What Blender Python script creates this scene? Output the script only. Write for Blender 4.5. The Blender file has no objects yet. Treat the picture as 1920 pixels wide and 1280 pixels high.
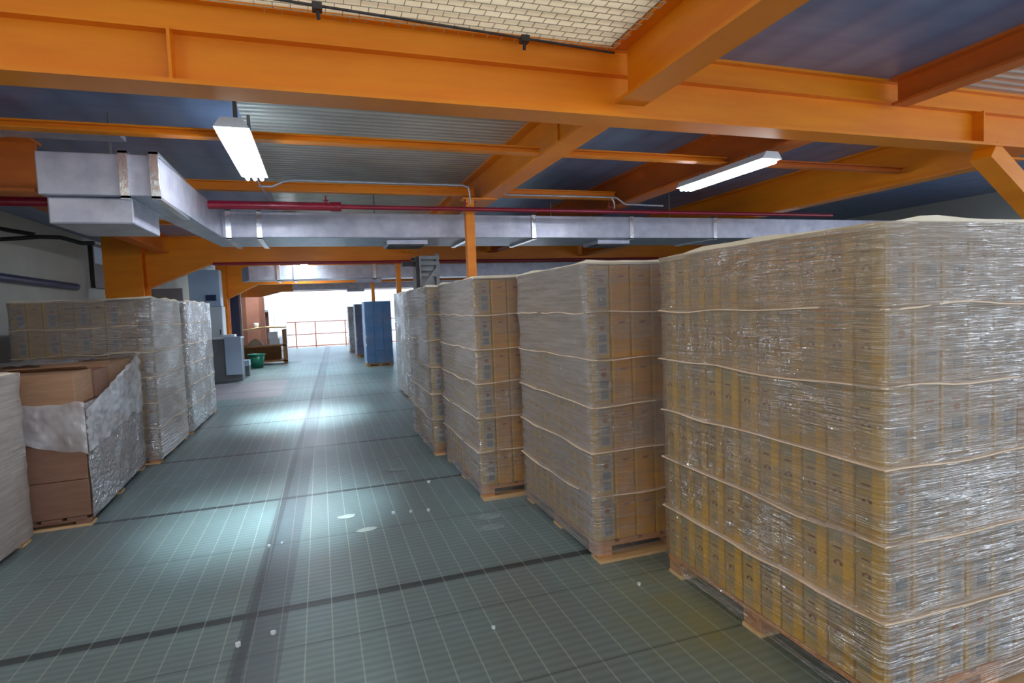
import bpy, math, random
from mathutils import Vector, Matrix, noise
random.seed(7)
SC = bpy.context.scene
COL = SC.collection
PI = math.pi

# ------------------------------------------------------------------ camera
def _n(v): return v.normalized()
PX, PY, FOC = 960.0, 640.0, 1071.0
V1 = Vector((600-PX, 588-PY, FOC)).normalized()          # aisle direction in camera axes
V2 = Vector((4176-PX, 448-PY, FOC))
V2 = (V2 - V2.dot(V1)*V1).normalized()                     # across the aisle
V3 = V2.cross(V1)
if V3.y > 0: V3 = -V3
CAM_H = 1.4
cd = bpy.data.cameras.new('camera'); cam = bpy.data.objects.new('camera', cd); COL.objects.link(cam)
M = Matrix((V2, V1, V3))                                   # world = M @ camera axes (x right, y down, z forward)
right, down, fwd = M.col[0], M.col[1], M.col[2]
R = Matrix.Identity(4)
for i in range(3):
    R[i][0] = right[i]; R[i][1] = -down[i]; R[i][2] = -fwd[i]
cam.matrix_world = Matrix.Translation((0, 0, CAM_H)) @ R
cd.sensor_width = 36.0; cd.lens = FOC/1920*36.0; cd.clip_start = 0.02; cd.clip_end = 200
SC.camera = cam

# ------------------------------------------------------------------ world, sun, exposure
SC.view_settings.view_transform = 'Standard'
SC.view_settings.look = 'None'
SC.view_settings.gamma = 1.0
SC.view_settings.use_curve_mapping = False
SC.view_settings.exposure = 0.52
w = bpy.data.worlds.new('world'); SC.world = w; w.use_nodes = True
bg = w.node_tree.nodes['Background']
bg.inputs[0].default_value = (0.78, 0.87, 1.0, 1); bg.inputs[1].default_value = 1.9
sd = bpy.data.lights.new('sun', 'SUN'); sd.energy = 3.0; sd.angle = math.radians(2); sd.color = (1, .97, .93)
sun = bpy.data.objects.new('sun', sd); COL.objects.link(sun)
sun.rotation_euler = Vector((0.10, 0.62, -0.78)).to_track_quat('-Z', 'Y').to_euler()
sun.location = (0, 10, 20)

# ------------------------------------------------------------------ helpers
def lin(c):
    return tuple(((x/255)/12.92 if x/255 <= .04045 else (((x/255)+.055)/1.055)**2.4) for x in c)

class MB:
    """collects faces, linked as ONE mesh object"""
    def __init__(s): s.v = []; s.f = []; s.m = []; s.sm = []
    def add(s, vs, fs, mi=0, smooth=False):
        b = len(s.v); s.v += [tuple(v) for v in vs]
        for f in fs: s.f.append([b+i for i in f]); s.m.append(mi); s.sm.append(smooth)
    def box(s, x0, x1, y0, y1, z0, z1, mi=0):
        s.add([(x0,y0,z0),(x1,y0,z0),(x1,y1,z0),(x0,y1,z0),(x0,y0,z1),(x1,y0,z1),(x1,y1,z1),(x0,y1,z1)],
              [(0,3,2,1),(4,5,6,7),(0,1,5,4),(1,2,6,5),(2,3,7,6),(3,0,4,7)], mi)
    def prism(s, poly, axis, a, b, mi=0):
        """poly in the plane across axis ('x': (y,z), 'y': (x,z), 'z': (x,y)), extruded a..b"""
        n = len(poly)
        def P(p, t):
            return (t, p[0], p[1]) if axis == 'x' else (p[0], t, p[1]) if axis == 'y' else (p[0], p[1], t)
        vs = [P(p, a) for p in poly]+[P(p, b) for p in poly]
        fs = [list(range(n)), list(range(2*n-1, n-1, -1))]+[(i, n+i, n+(i+1) % n, (i+1) % n) for i in range(n)]
        s.add(vs, fs, mi)
    def quad(s, a, b, c, d, mi=0): s.add([a, b, c, d], [(0, 1, 2, 3)], mi)
    def tube(s, pts, r, n=10, mi=0, cap=True):
        pts = [Vector(p) for p in pts]; vs = []; N = len(pts)
        rs = r if isinstance(r, (list, tuple)) else [r]*N
        up = Vector((0, 0, 1))
        for i, p in enumerate(pts):
            t = (pts[min(i+1, N-1)]-pts[max(i-1, 0)]).normalized()
            u = t.cross(up)
            if u.length < .05: u = t.cross(Vector((0, 1, 0)))
            u.normalize(); v = t.cross(u).normalized()
            for k in range(n):
                a = 2*PI*k/n
                vs.append(p+rs[i]*(math.cos(a)*u+math.sin(a)*v))
        fs = [(i*n+k, i*n+(k+1) % n, (i+1)*n+(k+1) % n, (i+1)*n+k) for i in range(N-1) for k in range(n)]
        s.add(vs, fs, mi, True)
        if cap:
            s.add(vs[:n], [list(range(n-1, -1, -1))], mi); s.add(vs[-n:], [list(range(n))], mi)
    def lathe(s, prof, c, n=20, mi=0):
        vs = [(c[0]+r*math.cos(2*PI*k/n), c[1]+r*math.sin(2*PI*k/n), c[2]+z) for r, z in prof for k in range(n)]
        fs = [(i*n+k, i*n+(k+1) % n, (i+1)*n+(k+1) % n, (i+1)*n+k) for i in range(len(prof)-1) for k in range(n)]
        s.add(vs, fs, mi, True)
    def strut(s, a, b, wd, ht, mi=0):
        """rectangular bar from a to b"""
        a = Vector(a); b = Vector(b); t = (b-a).normalized()
        u = t.cross(Vector((0, 0, 1)))
        if u.length < .05: u = Vector((1, 0, 0))
        u.normalize(); v = t.cross(u).normalized()
        vs = [p+sx*u*wd/2+sy*v*ht/2 for p in (a, b) for sx, sy in ((-1,-1),(1,-1),(1,1),(-1,1))]
        s.add(vs, [(0,3,2,1),(4,5,6,7),(0,1,5,4),(1,2,6,5),(2,3,7,6),(3,0,4,7)], mi)
    def build(s, name, mats, parent=None, world=False, bevel=0):
        off = Vector((0, 0, 0))
        if world and parent is not None:
            p = parent
            while p is not None: off += p.location; p = p.parent
        me = bpy.data.meshes.new(name)
        me.from_pydata([tuple(Vector(v)-off) for v in s.v], [], s.f)
        for m in (mats if isinstance(mats, (list, tuple)) else [mats]): me.materials.append(m)
        me.polygons.foreach_set('material_index', s.m)
        me.polygons.foreach_set('use_smooth', s.sm)
        me.validate(); me.update()
        o = bpy.data.objects.new(name, me); COL.objects.link(o)
        if parent is not None: o.parent = parent
        if bevel:
            b = o.modifiers.new('bevel', 'BEVEL'); b.width = bevel; b.segments = 2; b.limit_method = 'ANGLE'
        return o

def tag(o, label=None, cat=None, group=None, kind=None):
    if label: o['label'] = label
    if cat: o['category'] = cat
    if group: o['group'] = group
    if kind: o['kind'] = kind
    return o
def thing(name, label, cat, loc=(0, 0, 0), rz=0, group=None):
    o = bpy.data.objects.new(name, None); COL.objects.link(o)
    o.location = loc; o.rotation_euler = (0, 0, rz); o.empty_display_size = .1
    return tag(o, label, cat, group)
def wpart(root, name, mats, fn, bevel=0):
    """part of a thing, shaped in world coordinates"""
    m = MB(); fn(m); return m.build(name, mats, root, world=True, bevel=bevel)
def solo(name, label, cat, mats, fn, group=None, kind=None, bevel=0):
    m = MB(); fn(m)
    c = Vector((sum(v[0] for v in m.v)/len(m.v), sum(v[1] for v in m.v)/len(m.v), min(v[2] for v in m.v)))
    m.v = [tuple(Vector(v)-c) for v in m.v]
    o = m.build(name, mats, bevel=bevel); o.location = c
    return tag(o, label, cat, group, kind)

# ------------------------------------------------------------------ materials
def newmat(name):
    m = bpy.data.materials.new(name); m.use_nodes = True
    nt = m.node_tree; b = nt.nodes['Principled BSDF']
    return m, nt, b
def N(nt, typ, **kw):
    n = nt.nodes.new(typ)
    for k, v in kw.items(): setattr(n, k, v)
    return n
def math_(nt, op, a, b=None, c=None):
    n = N(nt, 'ShaderNodeMath', operation=op)
    for i, x in enumerate((a, b, c)):
        if x is None: continue
        if isinstance(x, (int, float)): n.inputs[i].default_value = x
        else: nt.links.new(x, n.inputs[i])
    return n.outputs[0]
def coords(nt, sc=(1, 1, 1), obj=True, rot=(0, 0, 0)):
    tc = N(nt, 'ShaderNodeTexCoord'); mp = N(nt, 'ShaderNodeMapping')
    mp.inputs['Scale'].default_value = sc; mp.inputs['Rotation'].default_value = rot
    nt.links.new(tc.outputs['Object'], mp.inputs['Vector'])
    return mp.outputs[0]
def noise_(nt, vec, scale=5, detail=3, rough=.5):
    n = N(nt, 'ShaderNodeTexNoise'); n.inputs['Scale'].default_value = scale
    n.inputs['Detail'].default_value = detail; n.inputs['Roughness'].default_value = rough
    nt.links.new(vec, n.inputs['Vector']); return n.outputs['Fac']
def ramp(nt, fac, stops):
    r = N(nt, 'ShaderNodeValToRGB'); nt.links.new(fac, r.inputs[0])
    e = r.color_ramp.elements
    while len(e) < len(stops): e.new(.5)
    for i, (p, c) in enumerate(stops):
        e[i].position = p; e[i].color = (*c, 1) if len(c) == 3 else c
    return r.outputs[0]
def mixc(nt, fac, a, b):
    n = N(nt, 'ShaderNodeMix', data_type='RGBA')
    if isinstance(fac, (int, float)): n.inputs[0].default_value = fac
    else: nt.links.new(fac, n.inputs[0])
    for i, x in ((6, a), (7, b)):
        if isinstance(x, tuple): n.inputs[i].default_value = (*x, 1) if len(x) == 3 else x
        else: nt.links.new(x, n.inputs[i])
    return n.outputs[2]
def bump(nt, b, h, strength=.3, dist=.01):
    n = N(nt, 'ShaderNodeBump'); n.inputs['Strength'].default_value = strength; n.inputs['Distance'].default_value = dist
    nt.links.new(h, n.inputs['Height']); nt.links.new(n.outputs[0], b.inputs['Normal'])
def mottled(name, c1, c2, scale=3, rough=.5, metal=0, stretch=(1, 1, 1), bs=.15, bscale=None, spec=.5):
    m, nt, b = newmat(name)
    v = coords(nt, stretch); f = noise_(nt, v, scale, 4, .6)
    c = ramp(nt, f, [(.3, lin(c1)), (.7, lin(c2))])
    nt.links.new(c, b.inputs['Base Color'])
    b.inputs['Roughness'].default_value = rough; b.inputs['Metallic'].default_value = metal
    b.inputs['Specular IOR Level'].default_value = spec
    f2 = noise_(nt, v, bscale or scale*8, 3, .6); bump(nt, b, f2, bs, .004)
    return m

MAT = {}
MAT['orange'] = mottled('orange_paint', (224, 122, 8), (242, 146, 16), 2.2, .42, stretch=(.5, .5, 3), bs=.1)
MAT['orange2'] = mottled('dull_orange_paint', (188, 92, 26), (212, 112, 34), 2.2, .5, stretch=(1, .5, 3), bs=.1)  # same orange paint, with the shade on some beams put into its colour
MAT['duct'] = mottled('galvanised_duct', (164, 166, 182), (196, 196, 208), 7, .36, .5, bs=.35, bscale=12)
MAT['meshwire'] = mottled('galvanised_wire', (176, 170, 156), (196, 190, 174), 6, .5)
MAT['foil'] = mottled('bright_foil_joint', (215, 220, 230), (245, 248, 252), 12, .2, .85, stretch=(6, 6, 1), bs=.8, bscale=20)
MAT['steel'] = mottled('grey_steel', (120, 120, 122), (150, 150, 150), 6, .4, .5)
MAT['darksteel'] = mottled('dark_steel', (52, 48, 48), (74, 70, 70), 6, .5, .3)
MAT['red'] = mottled('red_pipe_paint', (124, 16, 40), (146, 26, 50), 5, .3)
MAT['black'] = mottled('black_rubber', (18, 18, 20), (30, 30, 32), 5, .6)
MAT['wood'] = mottled('pallet_wood', (176, 112, 62), (214, 156, 100), 4, .75, stretch=(.6, 9, 9), bs=.4)
MAT['wood_pale'] = mottled('pale_wood', (205, 164, 116), (226, 190, 144), 4, .7, stretch=(.6, 9, 9), bs=.4)
MAT['card'] = mottled('brown_cardboard', (150, 112, 84), (172, 132, 102), 5, .8, stretch=(1, 1, 6), bs=.2)
MAT['card_side'] = mottled('cardboard_side', (128, 92, 74), (148, 108, 88), 5, .8, stretch=(1, 1, 6), bs=.2)  # darker cardboard, shade of the open load's lower cartons put into its colour
MAT['tan'] = mottled('carton_tan', (176, 142, 74), (190, 156, 88), 6, .55, stretch=(1, 1, .5), bs=.1)
MAT['gold'] = mottled('carton_gold', (206, 152, 16), (222, 172, 30), 6, .4, bs=.1)
MAT['amber'] = mottled('carton_amber', (196, 132, 36), (212, 150, 50), 6, .5, bs=.1)
MAT['greyprint'] = mottled('carton_grey_print', (158, 142, 126), (176, 160, 142), 6, .55, bs=.1)
MAT['bluegrey'] = mottled('carton_bluegrey_print', (104, 112, 118), (126, 132, 136), 6, .55, bs=.1)
MAT['ink'] = mottled('brown_ink', (96, 48, 20), (120, 62, 28), 9, .6)
MAT['ink_red'] = mottled('rust_ink', (150, 80, 40), (168, 96, 52), 9, .6)
MAT['whiteprint'] = mottled('white_print', (196, 184, 164), (208, 196, 176), 9, .5)
MAT['greencap'] = mottled('carton_green_print', (150, 136, 90), (164, 148, 102), 8, .5)
MAT['sheet'] = mottled('layer_sheet_card', (226, 196, 166), (244, 220, 192), 8, .7, bs=.2)
MAT['cream'] = mottled('cream_top_sheet', (236, 222, 194), (248, 238, 216), 8, .65, bs=.3)
MAT['wallpaint'] = mottled('pale_wall_paint', (178, 180, 172), (196, 196, 188), 1.2, .8)
MAT['white'] = mottled('white_paint', (214, 222, 230), (230, 236, 242), 2, .5)
MAT['farwall'] = mottled('white_blue_wall', (196, 222, 244), (212, 234, 250), .5, .8)
MAT['palebox'] = mottled('pale_blue_enamel', (176, 196, 222), (190, 208, 230), 2, .35)
MAT['greybox'] = mottled('grey_enamel', (110, 112, 118), (126, 128, 132), 2, .5)
MAT['darkblue'] = mottled('dark_blue_panel', (34, 48, 84), (50, 66, 104), 3, .35)
MAT['brownpanel'] = mottled('brown_panel', (134, 84, 68), (154, 98, 78), 3, .6)
MAT['brownwood'] = mottled('brown_bench_wood', (134, 86, 44), (164, 108, 54), 4, .6, stretch=(.6, 9, 9))
MAT['green'] = mottled('green_plastic', (20, 104, 84), (28, 122, 98), 3, .35)
MAT['bluewrap'] = mottled('blue_carton', (44, 120, 196), (70, 146, 212), 2, .5)
MAT['purple'] = mottled('indigo_carton', (68, 84, 140), (84, 98, 152), 3, .5)
MAT['slab'] = mottled('pinkish_concrete', (170, 156, 150), (200, 186, 180), 1.5, .8)
MAT['paper'] = mottled('white_scrap', (176, 190, 186), (206, 214, 210), 20, .7)
MAT['smear'] = mottled('grey_smear', (120, 138, 140), (150, 164, 164), 20, .8)
MAT['yellowbag'] = mottled('yellow_orange_plastic', (238, 160, 20), (250, 180, 40), 5, .4)

def film(name, haze=(.25, .6), gloss=.16, tint=(196, 192, 194), stretch=(3, 3, 60), gr=.16, bs=.7, side=0.0, rise=0.0):
    """clear stretch film: see-through, slightly milky where layers gather, glossy with drawn wrinkles"""
    m = bpy.data.materials.new(name); m.use_nodes = True; nt = m.node_tree; nt.nodes.clear()
    out = N(nt, 'ShaderNodeOutputMaterial')
    v = coords(nt, stretch); v2 = coords(nt, (1.3, 1.3, 1.7))
    f = noise_(nt, v, 1.0, 2, .55); g = noise_(nt, v2, 1.6, 3, .6)
    s = math_(nt, 'ADD', math_(nt, 'MULTIPLY', f, .45), math_(nt, 'MULTIPLY', g, .55))
    hz = N(nt, 'ShaderNodeMapRange'); nt.links.new(s, hz.inputs[0])
    hz.inputs[1].default_value = .38; hz.inputs[2].default_value = .62
    hz.inputs[3].default_value = haze[0]; hz.inputs[4].default_value = haze[1]
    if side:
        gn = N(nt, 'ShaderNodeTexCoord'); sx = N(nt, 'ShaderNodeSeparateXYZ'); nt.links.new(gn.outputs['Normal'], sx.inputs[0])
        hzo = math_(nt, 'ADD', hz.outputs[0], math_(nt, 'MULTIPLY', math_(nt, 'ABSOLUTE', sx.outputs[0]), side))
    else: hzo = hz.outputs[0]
    if rise:                                   # milky haze increases with height
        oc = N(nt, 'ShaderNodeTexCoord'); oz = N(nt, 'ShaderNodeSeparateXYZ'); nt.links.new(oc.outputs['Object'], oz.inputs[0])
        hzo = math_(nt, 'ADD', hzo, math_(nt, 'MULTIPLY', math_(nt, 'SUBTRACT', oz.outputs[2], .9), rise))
    tr = N(nt, 'ShaderNodeBsdfTransparent'); df = N(nt, 'ShaderNodeBsdfDiffuse'); df.inputs[0].default_value = (*lin(tint), 1)
    mx = N(nt, 'ShaderNodeMixShader'); nt.links.new(hzo, mx.inputs[0]); nt.links.new(tr.outputs[0], mx.inputs[1]); nt.links.new(df.outputs[0], mx.inputs[2])
    gl = N(nt, 'ShaderNodeBsdfGlossy'); gl.inputs['Roughness'].default_value = gr; gl.inputs[0].default_value = (1, 1, 1, 1)
    bp = N(nt, 'ShaderNodeBump'); bp.inputs['Strength'].default_value = bs; bp.inputs['Distance'].default_value = .05
    hh = math_(nt, 'ADD', f, math_(nt, 'MULTIPLY', noise_(nt, coords(nt, (14, 14, 14)), 1, 3, .6), .5))
    nt.links.new(hh, bp.inputs['Height']); nt.links.new(bp.outputs[0], gl.inputs['Normal'])
    gm = N(nt, 'ShaderNodeMapRange'); nt.links.new(g, gm.inputs[0])
    gm.inputs[1].default_value = .4; gm.inputs[2].default_value = .65; gm.inputs[3].default_value = gloss*.4; gm.inputs[4].default_value = gloss*1.6
    m2 = N(nt, 'ShaderNodeMixShader'); nt.links.new(gm.outputs[0], m2.inputs[0]); nt.links.new(mx.outputs[0], m2.inputs[1]); nt.links.new(gl.outputs[0], m2.inputs[2])
    nt.links.new(m2.outputs[0], out.inputs[0])
    return m
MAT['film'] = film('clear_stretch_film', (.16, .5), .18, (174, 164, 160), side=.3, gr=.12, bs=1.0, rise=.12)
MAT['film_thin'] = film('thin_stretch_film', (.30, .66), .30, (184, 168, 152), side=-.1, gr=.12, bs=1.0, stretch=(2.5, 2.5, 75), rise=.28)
MAT['film_far'] = film('plain_stretch_film', (.08, .3), .12, (170, 165, 165))
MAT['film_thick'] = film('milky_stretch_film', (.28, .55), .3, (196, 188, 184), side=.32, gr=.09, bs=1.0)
MAT['film_silver'] = film('crumpled_stretch_film', (.45, .75), .5, (206, 200, 202), stretch=(16, 16, 26), gr=.1, bs=1.0)
MAT['film_drape'] = film('loose_milky_film', (.35, .85), .2, (222, 218, 222), stretch=(5, 5, 5), gr=.25, bs=.6)

# floor: teal painted steel grating panels with bearing bars and pale cross rods
def floor_mat():
    m, nt, b = newmat('teal_steel_grating')
    tc = N(nt, 'ShaderNodeTexCoord'); sp = N(nt, 'ShaderNodeSeparateXYZ'); nt.links.new(tc.outputs['Object'], sp.inputs[0])
    X, Y = sp.outputs[0], sp.outputs[1]
    def stripe(c, period, width, off=0.0):
        u = math_(nt, 'FRACT', math_(nt, 'DIVIDE', math_(nt, 'ADD', c, 100*period-off), period))
        d = math_(nt, 'ABSOLUTE', math_(nt, 'SUBTRACT', u, .5))
        return math_(nt, 'LESS_THAN', d, width/2/period)
    rod = stripe(X, .111, .0055, .03)
    v = coords(nt)
    bars = N(nt, 'ShaderNodeTexWave', wave_type='BANDS', bands_direction='Y', wave_profile='SIN')
    bars.inputs['Scale'].default_value = 2*PI/(20*.046); bars.inputs['Distortion'].default_value = 0
    nt.links.new(v, bars.inputs['Vector'])
    dirt = noise_(nt, coords(nt, (1, .5, 1)), 1.3, 5, .6)
    fine = noise_(nt, coords(nt, (1, 4, 1)), 14, 3, .6)
    base = ramp(nt, dirt, [(.3, lin((122, 126, 126))), (.5, lin((122, 142, 144))), (.72, lin((136, 160, 164)))])
    base = mixc(nt, math_(nt, 'MULTIPLY', fine, .35), base, lin((98, 96, 92)))
    base = mixc(nt, math_(nt, 'MULTIPLY', bars.outputs['Fac'], .30), base, lin((60, 76, 80)))
    # oily yellowish stain along the foot of the largest load
    sx = math_(nt, 'SUBTRACT', 1.0, math_(nt, 'MINIMUM', 1.0, math_(nt, 'DIVIDE', math_(nt, 'ABSOLUTE', math_(nt, 'SUBTRACT', X, 1.5)), .45)))
    sy = math_(nt, 'SUBTRACT', 1.0, math_(nt, 'MINIMUM', 1.0, math_(nt, 'DIVIDE', math_(nt, 'ABSOLUTE', math_(nt, 'SUBTRACT', Y, 2.1)), .8)))
    stain = math_(nt, 'MULTIPLY', math_(nt, 'MULTIPLY', sx, sy), math_(nt, 'MULTIPLY', noise_(nt, coords(nt), 5, 4, .6), 1.6))
    base = mixc(nt, stain, base, lin((134, 126, 74)))
    base = mixc(nt, math_(nt, 'MULTIPLY', rod, .4), base, lin((196, 200, 190)))
    # dark seams between panels (every one a real gap line on the floor)
    mask = None
    def seam(c, pos, wd):
        return math_(nt, 'LESS_THAN', math_(nt, 'ABSOLUTE', math_(nt, 'SUBTRACT', c, pos)), wd/2)
    for pos, wd in ((2.87, .060), (4.64, .05), (6.33, .06), (8.10, .05), (9.9, .05), (11.6, .05), (13.4, .06), (15.2, .06), (17, .06)):
        s = seam(Y, pos, wd); mask = s if mask is None else math_(nt, 'MAXIMUM', mask, s)
    thin = None
    for pos in (1.95, 2.52, 3.72, 5.5, 7.2):
        s = seam(Y, pos, .012); thin = s if thin is None else math_(nt, 'MAXIMUM', thin, s)
    # longitudinal seam, very slightly out of line with the aisle
    xs = math_(nt, 'ADD', X, math_(nt, 'MULTIPLY', Y, -.025))
    lg = math_(nt, 'LESS_THAN', math_(nt, 'ABSOLUTE', math_(nt, 'ADD', xs, .46)), .028)
    lg2 = math_(nt, 'LESS_THAN', math_(nt, 'ABSOLUTE', math_(nt, 'ADD', xs, .38)), .09)
    # a paler, pinkish panel beside the cabinets
    pan = math_(nt, 'MULTIPLY', math_(nt, 'LESS_THAN', X, -.72), math_(nt, 'MULTIPLY', math_(nt, 'GREATER_THAN', Y, 10.7), math_(nt, 'LESS_THAN', Y, 13.4)))
    base = mixc(nt, math_(nt, 'MULTIPLY', pan, .8), base, lin((150, 138, 146)))
    base = mixc(nt, math_(nt, 'MULTIPLY', lg2, .5), base, lin((62, 62, 76)))
    mask = math_(nt, 'MULTIPLY', math_(nt, 'MAXIMUM', mask, math_(nt, 'MULTIPLY', lg, .6)), math_(nt, 'SUBTRACT', 1.0, math_(nt, 'MULTIPLY', rod, .6)))
    base = mixc(nt, math_(nt, 'MULTIPLY', mask, .8), base, lin((38, 38, 42)))
    base = mixc(nt, math_(nt, 'MULTIPLY', thin, .5), base, lin((56, 60, 62)))
    nt.links.new(base, b.inputs['Base Color'])
    b.inputs['Metallic'].default_value = .1
    r = N(nt, 'ShaderNodeMapRange'); nt.links.new(dirt, r.inputs[0]); r.inputs[3].default_value = .3; r.inputs[4].default_value = .55
    nt.links.new(r.outputs[0], b.inputs['Roughness'])
    h = math_(nt, 'ADD', math_(nt, 'MULTIPLY', bars.outputs['Fac'], -.4), rod)
    bump(nt, b, h, .35, .006)
    return m
MAT['floor'] = floor_mat()

def deck_mat(name, c1, c2, axis='Y', period=.07, rough=.4, metal=.2, bs=.6, dark=(60, 60, 66)):
    m, nt, b = newmat(name)
    v = coords(nt); wv = N(nt, 'ShaderNodeTexWave', wave_type='BANDS', bands_direction=axis, wave_profile='SIN')
    wv.inputs['Scale'].default_value = 2*PI/(20*period); wv.inputs['Distortion'].default_value = .6; wv.inputs['Detail Scale'].default_value = 2
    nt.links.new(v, wv.inputs['Vector'])
    n = noise_(nt, coords(nt, (.6, 2.5, 1)), 3, 4, .6)
    c = ramp(nt, n, [(.3, lin(c1)), (.7, lin(c2))])
    c = mixc(nt, math_(nt, 'MULTIPLY', math_(nt, 'POWER', wv.outputs['Fac'], 3), .45), c, lin(dark))
    nt.links.new(c, b.inputs['Base Color']); b.inputs['Roughness'].default_value = rough; b.inputs['Metallic'].default_value = metal
    bump(nt, b, wv.outputs['Fac'], bs, .02)
    return m
MAT['deck_blue'] = deck_mat('blue_painted_deck', (112, 130, 168), (132, 148, 182), 'X', .3, .35, .1, .25, (92, 106, 144))  # blue tone for the left and right ceiling panels
MAT['deck_grey'] = deck_mat('galvanised_ribbed_deck', (196, 192, 186), (224, 220, 210), 'Y', .075)
MAT['deck_beige'] = deck_mat('beige_ribbed_deck', (222, 212, 192), (240, 232, 214), 'Y', .11, .5, 0, .5, (170, 160, 142))

def translucent(m, k):
    nt = m.node_tree; b = nt.nodes['Principled BSDF']; out = nt.nodes['Material Output']
    t = N(nt, 'ShaderNodeBsdfTranslucent'); mx = N(nt, 'ShaderNodeMixShader'); mx.inputs[0].default_value = k
    nt.links.new(b.inputs['Base Color'].links[0].from_socket, t.inputs[0])
    nt.links.new(b.outputs[0], mx.inputs[1]); nt.links.new(t.outputs[0], mx.inputs[2]); nt.links.new(mx.outputs[0], out.inputs[0])
translucent(MAT['deck_beige'], .5)
translucent(MAT['deck_grey'], .06)
#     # translucency added to both decks so light from above brightens them

def emis(name, col, st):
    m, nt, b = newmat(name); b.inputs['Emission Color'].default_value = (*col, 1); b.inputs['Emission Strength'].default_value = st
    b.inputs['Base Color'].default_value = (1, 1, 1, 1); return m
MAT['tube'] = emis('lit_fluorescent_tube', (.86, .92, 1), 36)

# ================================================================== SETTING
def structure(name, mats, fn):
    m = MB(); fn(m); o = m.build(name, mats); o['kind'] = 'structure'; return o
structure('floor', MAT['floor'], lambda m: m.box(-3.4, 9, -4, 25.8, -.12, 0))
structure('floor_beyond', MAT['slab'], lambda m: m.box(-8, 12, 25.8, 34, -.12, -.01))
def ceil_(m):
    Z0, Z1 = 2.72, 2.80
    m.box(-3.4, 1.5, -4, 2.77, Z0, Z1, 2)        # beige ribbed deck over the nearest bay
    m.box(-3.4, -.42, 2.77, 22.4, Z0, Z1, 0)     # blue-toned deck, left
    m.box(-.42, 1.5, 2.77, 22.4, Z0, Z1, 1)      # galvanised ribbed deck, middle
    m.box(1.5, 3.15, -4, 22.4, Z0, Z1, 0)
    m.box(3.15, 3.5, -4, 2.77, Z0, Z1, 0); m.box(3.5, 9, -4, 2.77, Z0, Z1, 1)
    m.box(3.15, 9, 2.77, 22.4, Z0, Z1, 0)
structure('ceiling', [MAT['deck_blue'], MAT['deck_grey'], MAT['deck_beige']], ceil_)
structure('wall_left', MAT['wallpaint'], lambda m: m.box(-3.5, -3.4, -.5, 22.4, 0, 2.8))
structure('wall_right', MAT['wallpaint'], lambda m: m.box(9, 9.1, 3.5, 22.4, 0, 2.8))
structure('wall_back', MAT['wallpaint'], lambda m: m.box(-3.5, -.2, -4.1, -4, 0, 2.8))  # unseen partial wall, added to keep rear light off the left side
structure('wall_far', MAT['farwall'], lambda m: m.box(-8, 12, 34, 34.15, -.12, 9))

# window on the left wall, far down
def win(m):
    for a, b, c, d in ((10.7, 10.75, 1.95, 2.66), (11.45, 11.5, 1.95, 2.66), (10.7, 11.5, 2.62, 2.66), (10.75, 11.45, 1.95, 2.34)): m.box(-3.4, -3.34, a, b, c, d)
wn = structure('window_1', MAT['darksteel'], win)
g = MB(); g.box(-3.39, -3.37, 10.75, 11.45, 2.34, 2.62); go = g.build('pane', MAT['palebox'], wn)

# ================================================================== STEEL FRAME
def ibeam_x(m, y, x0, x1, zb, zt, hb=.085, ht=.1, tf=.02, tw=.014):
    m.box(x0, x1, y-hb, y+hb, zb, zb+tf); m.box(x0, x1, y-ht, y+ht, zt-tf, zt); m.box(x0, x1, y-tw/2, y+tw/2, zb+tf, zt-tf)
def ibeam_y(m, x, y0, y1, zb, zt, hw=.085, tf=.018, tw=.014):
    m.box(x-hw, x+hw, y0, y1, zb, zb+tf); m.box(x-hw, x+hw, y0, y1, zt-tf, zt); m.box(x-tw/2, x+tw/2, y0, y1, zb+tf, zt-tf)

A = thing('steel_beam', 'big orange steel beam crossing the whole top of the view, nearest overhead', 'steel beam', (0, 2.77, 2.36))
wpart(A, 'beam_web', MAT['orange'], lambda m: m.box(-3.38, 8.98, 2.763, 2.777, 2.38, 2.585))
wpart(A, 'bottom_flange', MAT['orange'], lambda m: m.box(-3.38, 8.98, 2.685, 2.856, 2.36, 2.378))
def upch(m):
    m.box(-3.38, 8.98, 2.715, 2.83, 2.585, 2.597); m.box(-3.38, 8.98, 2.735, 2.75, 2.597, 2.705); m.box(-3.38, 8.98, 2.70, 2.86, 2.705, 2.72)
wpart(A, 'top_channel', MAT['orange'], upch)
for sx in (-.52, 4.3):
    wpart(A, 'stiffener_plate', MAT['orange'], lambda m: m.box(sx-.006, sx+.006, 2.69, 2.763, 2.378, 2.585))

L = []
def long_beam(x, y0, y1, zb, label, hw=.085, mat='orange', zt=2.72):
    t = thing('steel_beam', label, 'steel beam', (x, (y0+y1)/2, zb), group=None)
    wpart(t, 'beam_web', MAT[mat], lambda m: m.box(x-.007, x+.007, y0, y1, zb+.018, zt-.018))
    wpart(t, 'bottom_flange', MAT[mat], lambda m: m.box(x-hw, x+hw, y0, y1, zb, zb+.018))
    wpart(t, 'top_flange', MAT[mat], lambda m: m.box(x-hw, x+hw, y0, y1, zt-.018, zt))
    return t
long_beam(1.59, -3.9, 2.68, 2.42, 'orange beam running toward the viewer along the top, right of the beige meshed ceiling bay')
t = long_beam(1.58, 2.87, 10.38, 2.42, 'yellow-orange beam receding from the big beam to the slim post, above the silver duct')
wpart(t, 'splice_plate', MAT['orange'], lambda m: m.box(1.558, 1.572, 3.55, 3.62, 2.44, 2.68))
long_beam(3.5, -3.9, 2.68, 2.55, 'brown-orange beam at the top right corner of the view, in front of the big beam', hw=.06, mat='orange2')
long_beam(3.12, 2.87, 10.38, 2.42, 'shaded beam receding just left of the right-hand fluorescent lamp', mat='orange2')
long_beam(5.0, 2.90, 10.38, 2.345, 'deep orange beam receding right of the right-hand lamp, over the largest pallet load')
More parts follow.
